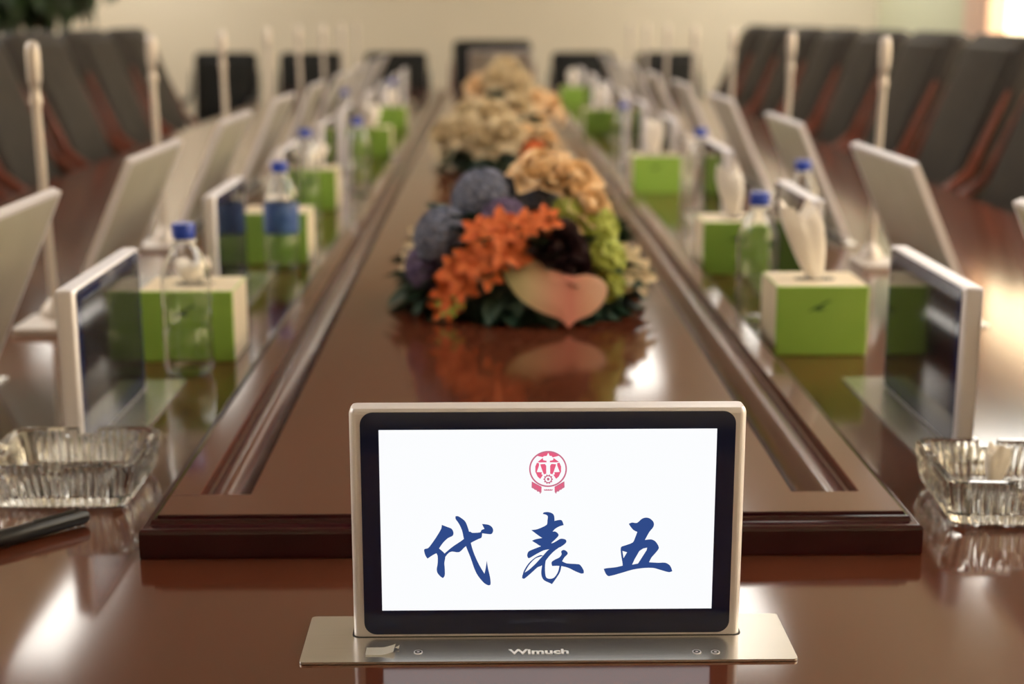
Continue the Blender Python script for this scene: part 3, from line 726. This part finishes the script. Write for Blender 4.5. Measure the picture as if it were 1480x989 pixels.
def round_bouquet(name_lb, x, y, blooms, seed, r=.17, h=.16):
    rnd = random.Random(seed)
    F = thing('flower_arrangement', name_lb, 'flowers', (x, y, zb_), group='flower arrangements on the raised strip')
    bm = bmesh.new(); bmesh.ops.create_icosphere(bm, subdivisions=3, radius=1.); bmesh.ops.scale(bm, verts=bm.verts[:], vec=(r*.75, r*.75, h*.8))
    bmesh.ops.bisect_plane(bm, geom=bm.verts[:]+bm.edges[:]+bm.faces[:], plane_co=(0, 0, 0), plane_no=(0, 0, -1), clear_outer=True)
    obj('mound', bm, 'leaf', F, smooth=True)
    pts = []
    for k in range(110):
        a = rnd.uniform(0, 2*PI); el = rnd.uniform(0, 1.)
        d = V3(math.cos(a)*math.cos(el), math.sin(a)*math.cos(el), math.sin(el)); pts.append((V3(d.x*r*.7, d.y*r*.7, max(.012, d.z*h*.8)), d))
    leaves(pts, 'leaf_grey', F, .075, .035, rnd=rnd)
    for X, Y, z, rr, m in blooms:
        rose(V3(X, Y, z), V3(X, Y-.08, z*.8+.02), rr, m, F)
    return F
round_bouquet('low bouquet of large cream roses, second from the camera on the raised strip', .03, 4.22,
    [(-.135, -.07, .095, .062, 'cream'), (-.09, -.11, .11, .055, 'cream'), (-.03, -.13, .09, .055, 'cream'), (.02, -.13, .105, .058, 'cream'), (-.02, -.06, .155, .055, 'cream'), (.07, -.09, .09, .05, 'peach'),
     (.13, -.03, .08, .05, 'peach'), (.06, .02, .17, .05, 'cream'), (-.08, .02, .15, .055, 'cream'), (.11, .08, .12, .05, 'peach'), (-.12, .08, .11, .05, 'cream'), (.0, .1, .14, .05, 'cream'), (-.14, -.01, .05, .05, 'cream'), (.10, -.12, .05, .04, 'orange')], 11)
round_bouquet('low bouquet of pale yellow and apricot roses, farthest on the raised strip', .07, 5.55,
    [(-.10, -.09, .17, .055, 'peach'), (-.03, -.11, .20, .060, 'cream'), (.04, -.12, .17, .060, 'cream'), (.0, -.04, .235, .058, 'cream'), (.10, -.10, .12, .055, 'peach'), (.16, -.06, .10, .055, 'peach'), (.06, .02, .19, .05, 'cream'),
     (-.08, .04, .18, .05, 'peach'), (.12, .05, .13, .05, 'cream'), (-.13, .0, .09, .05, 'peach'), (.0, .11, .15, .05, 'cream'), (.19, .0, .06, .045, 'peach'), (.05, -.15, .10, .045, 'peach')], 12, h=.21)

# ------------------------------------------------------------------ chairs
def softbox(bm, w, d, h, c, r=.045, mtx=None):
    m4 = Matrix.Translation(c)
    b = bmesh.new(); box(b, -w/2, w/2, -d/2, d/2, -h/2, h/2, bev=min(r, d*.45, h*.45), seg=4)
    bmesh.ops.transform(b, matrix=(mtx @ m4) if mtx is not None else m4, verts=b.verts[:])
    me = bpy.data.meshes.new('t'); b.to_mesh(me); b.free(); bm.from_mesh(me); bpy.data.meshes.remove(me)
def chair(mname, hback, w=.56, recl=20, wood=True):
    """local frame: sitter looks towards -y; origin on the floor under the seat"""
    t = thing('conference_chair', 'x', 'chair')
    bm = bmesh.new(); softbox(bm, w-.06, .50, .11, (0, -.02, .44)); obj('seat', bm, mname, t, smooth=True)
    rc = Matrix.Translation((0, .22, .46)) @ Matrix.Rotation(math.radians(-recl), 4, 'X')
    L_ = (hback - .46)/math.cos(math.radians(recl))
    bm = bmesh.new()
    b = bmesh.new(); box(b, -w/2, w/2, -.05, .05, .0, L_, bev=.042, seg=4); bmesh.ops.transform(b, matrix=rc, verts=b.verts[:])
    me = bpy.data.meshes.new('t'); b.to_mesh(me); b.free(); bm.from_mesh(me); bpy.data.meshes.remove(me)
    bk = obj('backrest', bm, mname, t, smooth=True)
    bm = bmesh.new()
    softbox(bm, w-.10, .06, L_-.10, (0, -.046, .05+(L_-.10)/2), .029, rc)
    obj('back_cushion', bm, mname, bk, smooth=True)
    for s in (-1, 1):
        bm = bmesh.new()
        xx = s*(w/2+.014)
        a = rc @ Vector((xx, -.045, L_*.74)); b_ = rc @ Vector((xx, -.055, L_*.5)); c_ = rc @ Vector((xx, -.06, .20))
        pts = [a, a.lerp(b_, .5), b_, b_.lerp(c_, .6), c_ + Vector((0, -.05, 0)), Vector((xx, .02, .635)), Vector((xx, -.12, .64)), Vector((xx, -.22, .62)), Vector((xx, -.25, .56)), Vector((xx, -.20, .46)), Vector((xx, -.12, .41))]
        tube(bm, pts, [.006, .009, .012, .016, .020, .022, .023, .022, .019, .017, .016], 10); obj('armrest', bm, 'wood_arm' if wood else 'black_plastic', t, smooth=True)
    bm = lathe(bmesh.new(), [(0, .09), (.032, .09), (.032, .26), (.022, .26), (.022, .36), (.09, .37), (.09, .385), (0, .385)], 16); obj('pedestal', bm, 'black_plastic', t, smooth=True)
    for k in range(5):
        a = 2*PI*k/5 + PI/2
        bm = bmesh.new(); tube(bm, [(0, 0, .11), (.15*math.cos(a), .15*math.sin(a), .10), (.29*math.cos(a), .29*math.sin(a), .075)], [.026, .021, .015], 8)
        lg = obj('leg', bm, 'wood_arm' if wood else 'black_plastic', t, smooth=True)
        bm = bmesh.new(); g = bmesh.ops.create_cone(bm, cap_ends=True, segments=14, radius1=.028, radius2=.028, depth=.04)
        bmesh.ops.rotate(bm, verts=bm.verts[:], matrix=Matrix.Rotation(PI/2, 3, 'Y') ); bmesh.ops.translate(bm, verts=bm.verts[:], vec=(.29*math.cos(a), .29*math.sin(a), .0285)); obj('caster', bm, 'black_plastic', lg, smooth=True)
    return t
cA = chair('leather', 1.155); cB = chair('leather_black', .965, .44, 8, False); cC = chair('leather_black', 1.045, .56, 8, True)
cA2 = None; first = True
for side in ('left', 'right'):
    n = 5 if side == 'left' else 8
    for k in range(n):
        y = 4.13 + .75*k
        # backrest bottom rim near X 1.44
        x, rz = (-1.27, PI/2) if side == 'left' else (1.27, -PI/2)
        lb = 'dark leather high-backed chair with reddish wood armrests, %s in the %s row' % (ORD[k], side)
        g = 'leather chairs along the %s side' % side
        if first: cA.location = (x, y, 0); cA.rotation_euler = (0, 0, rz); tag(cA, lb, group=g); first = False
        else: copy_tree(cA, (x, y, 0), rz, lb, g)
first = True
for x, y, lb in ((-.64, 10.2, 'black leather chair at the far table end, left of the head chair'), (.68, 10.2, 'black leather chair at the far table end, right of the head chair'),
              (-1.24, 10.2, 'black leather chair at the far table end, second left of the head chair'), (-1.84, 10.2, 'black leather chair at the far left, beyond the table corner'), (1.28, 10.2, 'black leather chair at the far table end, second right of the head chair')):
    if first: cB.location = (x, y, 0); tag(cB, lb, group='black chairs at the far end'); first = False
    else: copy_tree(cB, (x, y, 0), 0, lb, 'black chairs at the far end')
cC.location = (.04, 10.3, 0); tag(cC, 'tall black leather head chair at the far end of the table')

# ------------------------------------------------------------------ potted plant
pl = thing('potted_plant', 'large leafy green plant in a pale planter behind the left chairs', 'plant', (-2.95, 9.3, 0))
bm = lathe(bmesh.new(), [(0, 0), (.17, 0), (.20, .05), (.24, .40), (.26, .42), (.26, .45), (.23, .45), (.22, .40), (0, .40)], 28); po = obj('planter', bm, 'pot', pl, smooth=True)
obj('soil', lathe(bmesh.new(), [(0, .40), (.21, .40), (.21, .415), (0, .42)], 20), 'soil', po)
rnd = random.Random(9); bm = bmesh.new()
tube(bm, [(0, 0, .4), (.02, .01, .8), (-.01, 0, 1.1), (.02, 0, 1.5)], [.035, .03, .026, .015], 10)
for k in range(8):
    a = k*2.4; tube(bm, [(0, 0, 1.0+.05*k), (.2*math.cos(a), .2*math.sin(a), 1.2+.06*k), (.38*math.cos(a), .38*math.sin(a), 1.36+.06*k)], [.015, .011, .006], 6)
obj('stem', bm, 'trunk', pl, smooth=True)
bm = bmesh.new()
for k in range(1500):
    z = rnd.uniform(-1, 1); a = rnd.uniform(0, 2*PI); q = math.sqrt(1-z*z); r = rnd.uniform(.45, 1)**.6
    d = V3(q*math.cos(a), q*math.sin(a), z); c = V3(d.x*.74*r, d.y*.6*r, 1.72 + d.z*.55*r)
    petal(bm, c, d + V3(rnd.uniform(-.5, .5), rnd.uniform(-.5, .5), rnd.uniform(-.6, .2)), V3(0, 0, 1), rnd.uniform(.11, .17), rnd.uniform(.06, .09), .35, nseg=4, tip=0.)
obj('foliage', bm, 'leaf_plant', pl, smooth=True)

# ------------------------------------------------------------------ light
w = bpy.data.worlds.new('world'); sc.world = w; w.use_nodes = True
bg = w.node_tree.nodes['Background']; bg.inputs['Color'].default_value = (1., .79, .48, 1); bg.inputs['Strength'].default_value = 3.8
la = bpy.data.lights.new('window_portal', 'AREA'); la.shape = 'RECTANGLE'; la.size = wy1-wy0; la.size_y = wz1-wz0; la.cycles.is_portal = True
lo = bpy.data.objects.new('window_portal', la); C.objects.link(lo); lo.location = (XW+.115, (wy0+wy1)/2, (wz0+wz1)/2)
# the portal fills the opening and looks into the room (-x)
lo.rotation_euler = (Matrix.Rotation(PI/2, 3, 'Z') @ Matrix.Rotation(PI/2, 3, 'X')).to_euler()
assert (lo.rotation_euler.to_matrix() @ Vector((0, 0, -1))).x < -.9

vs = sc.view_settings; vs.view_transform = 'Standard'; vs.look = 'None'; vs.gamma = 1; vs.exposure = 0.36; vs.use_curve_mapping = False
sc.cycles.max_bounces = 10; sc.cycles.transmission_bounces = 10; sc.cycles.transparent_max_bounces = 12; sc.cycles.glossy_bounces = 6; sc.cycles.diffuse_bounces = 4
sc.cycles.caustics_reflective = False; sc.cycles.caustics_refractive = True; sc.cycles.blur_glossy = .5
sc.cycles.sample_clamp_indirect = 4.
sc.cycles.use_denoising = True
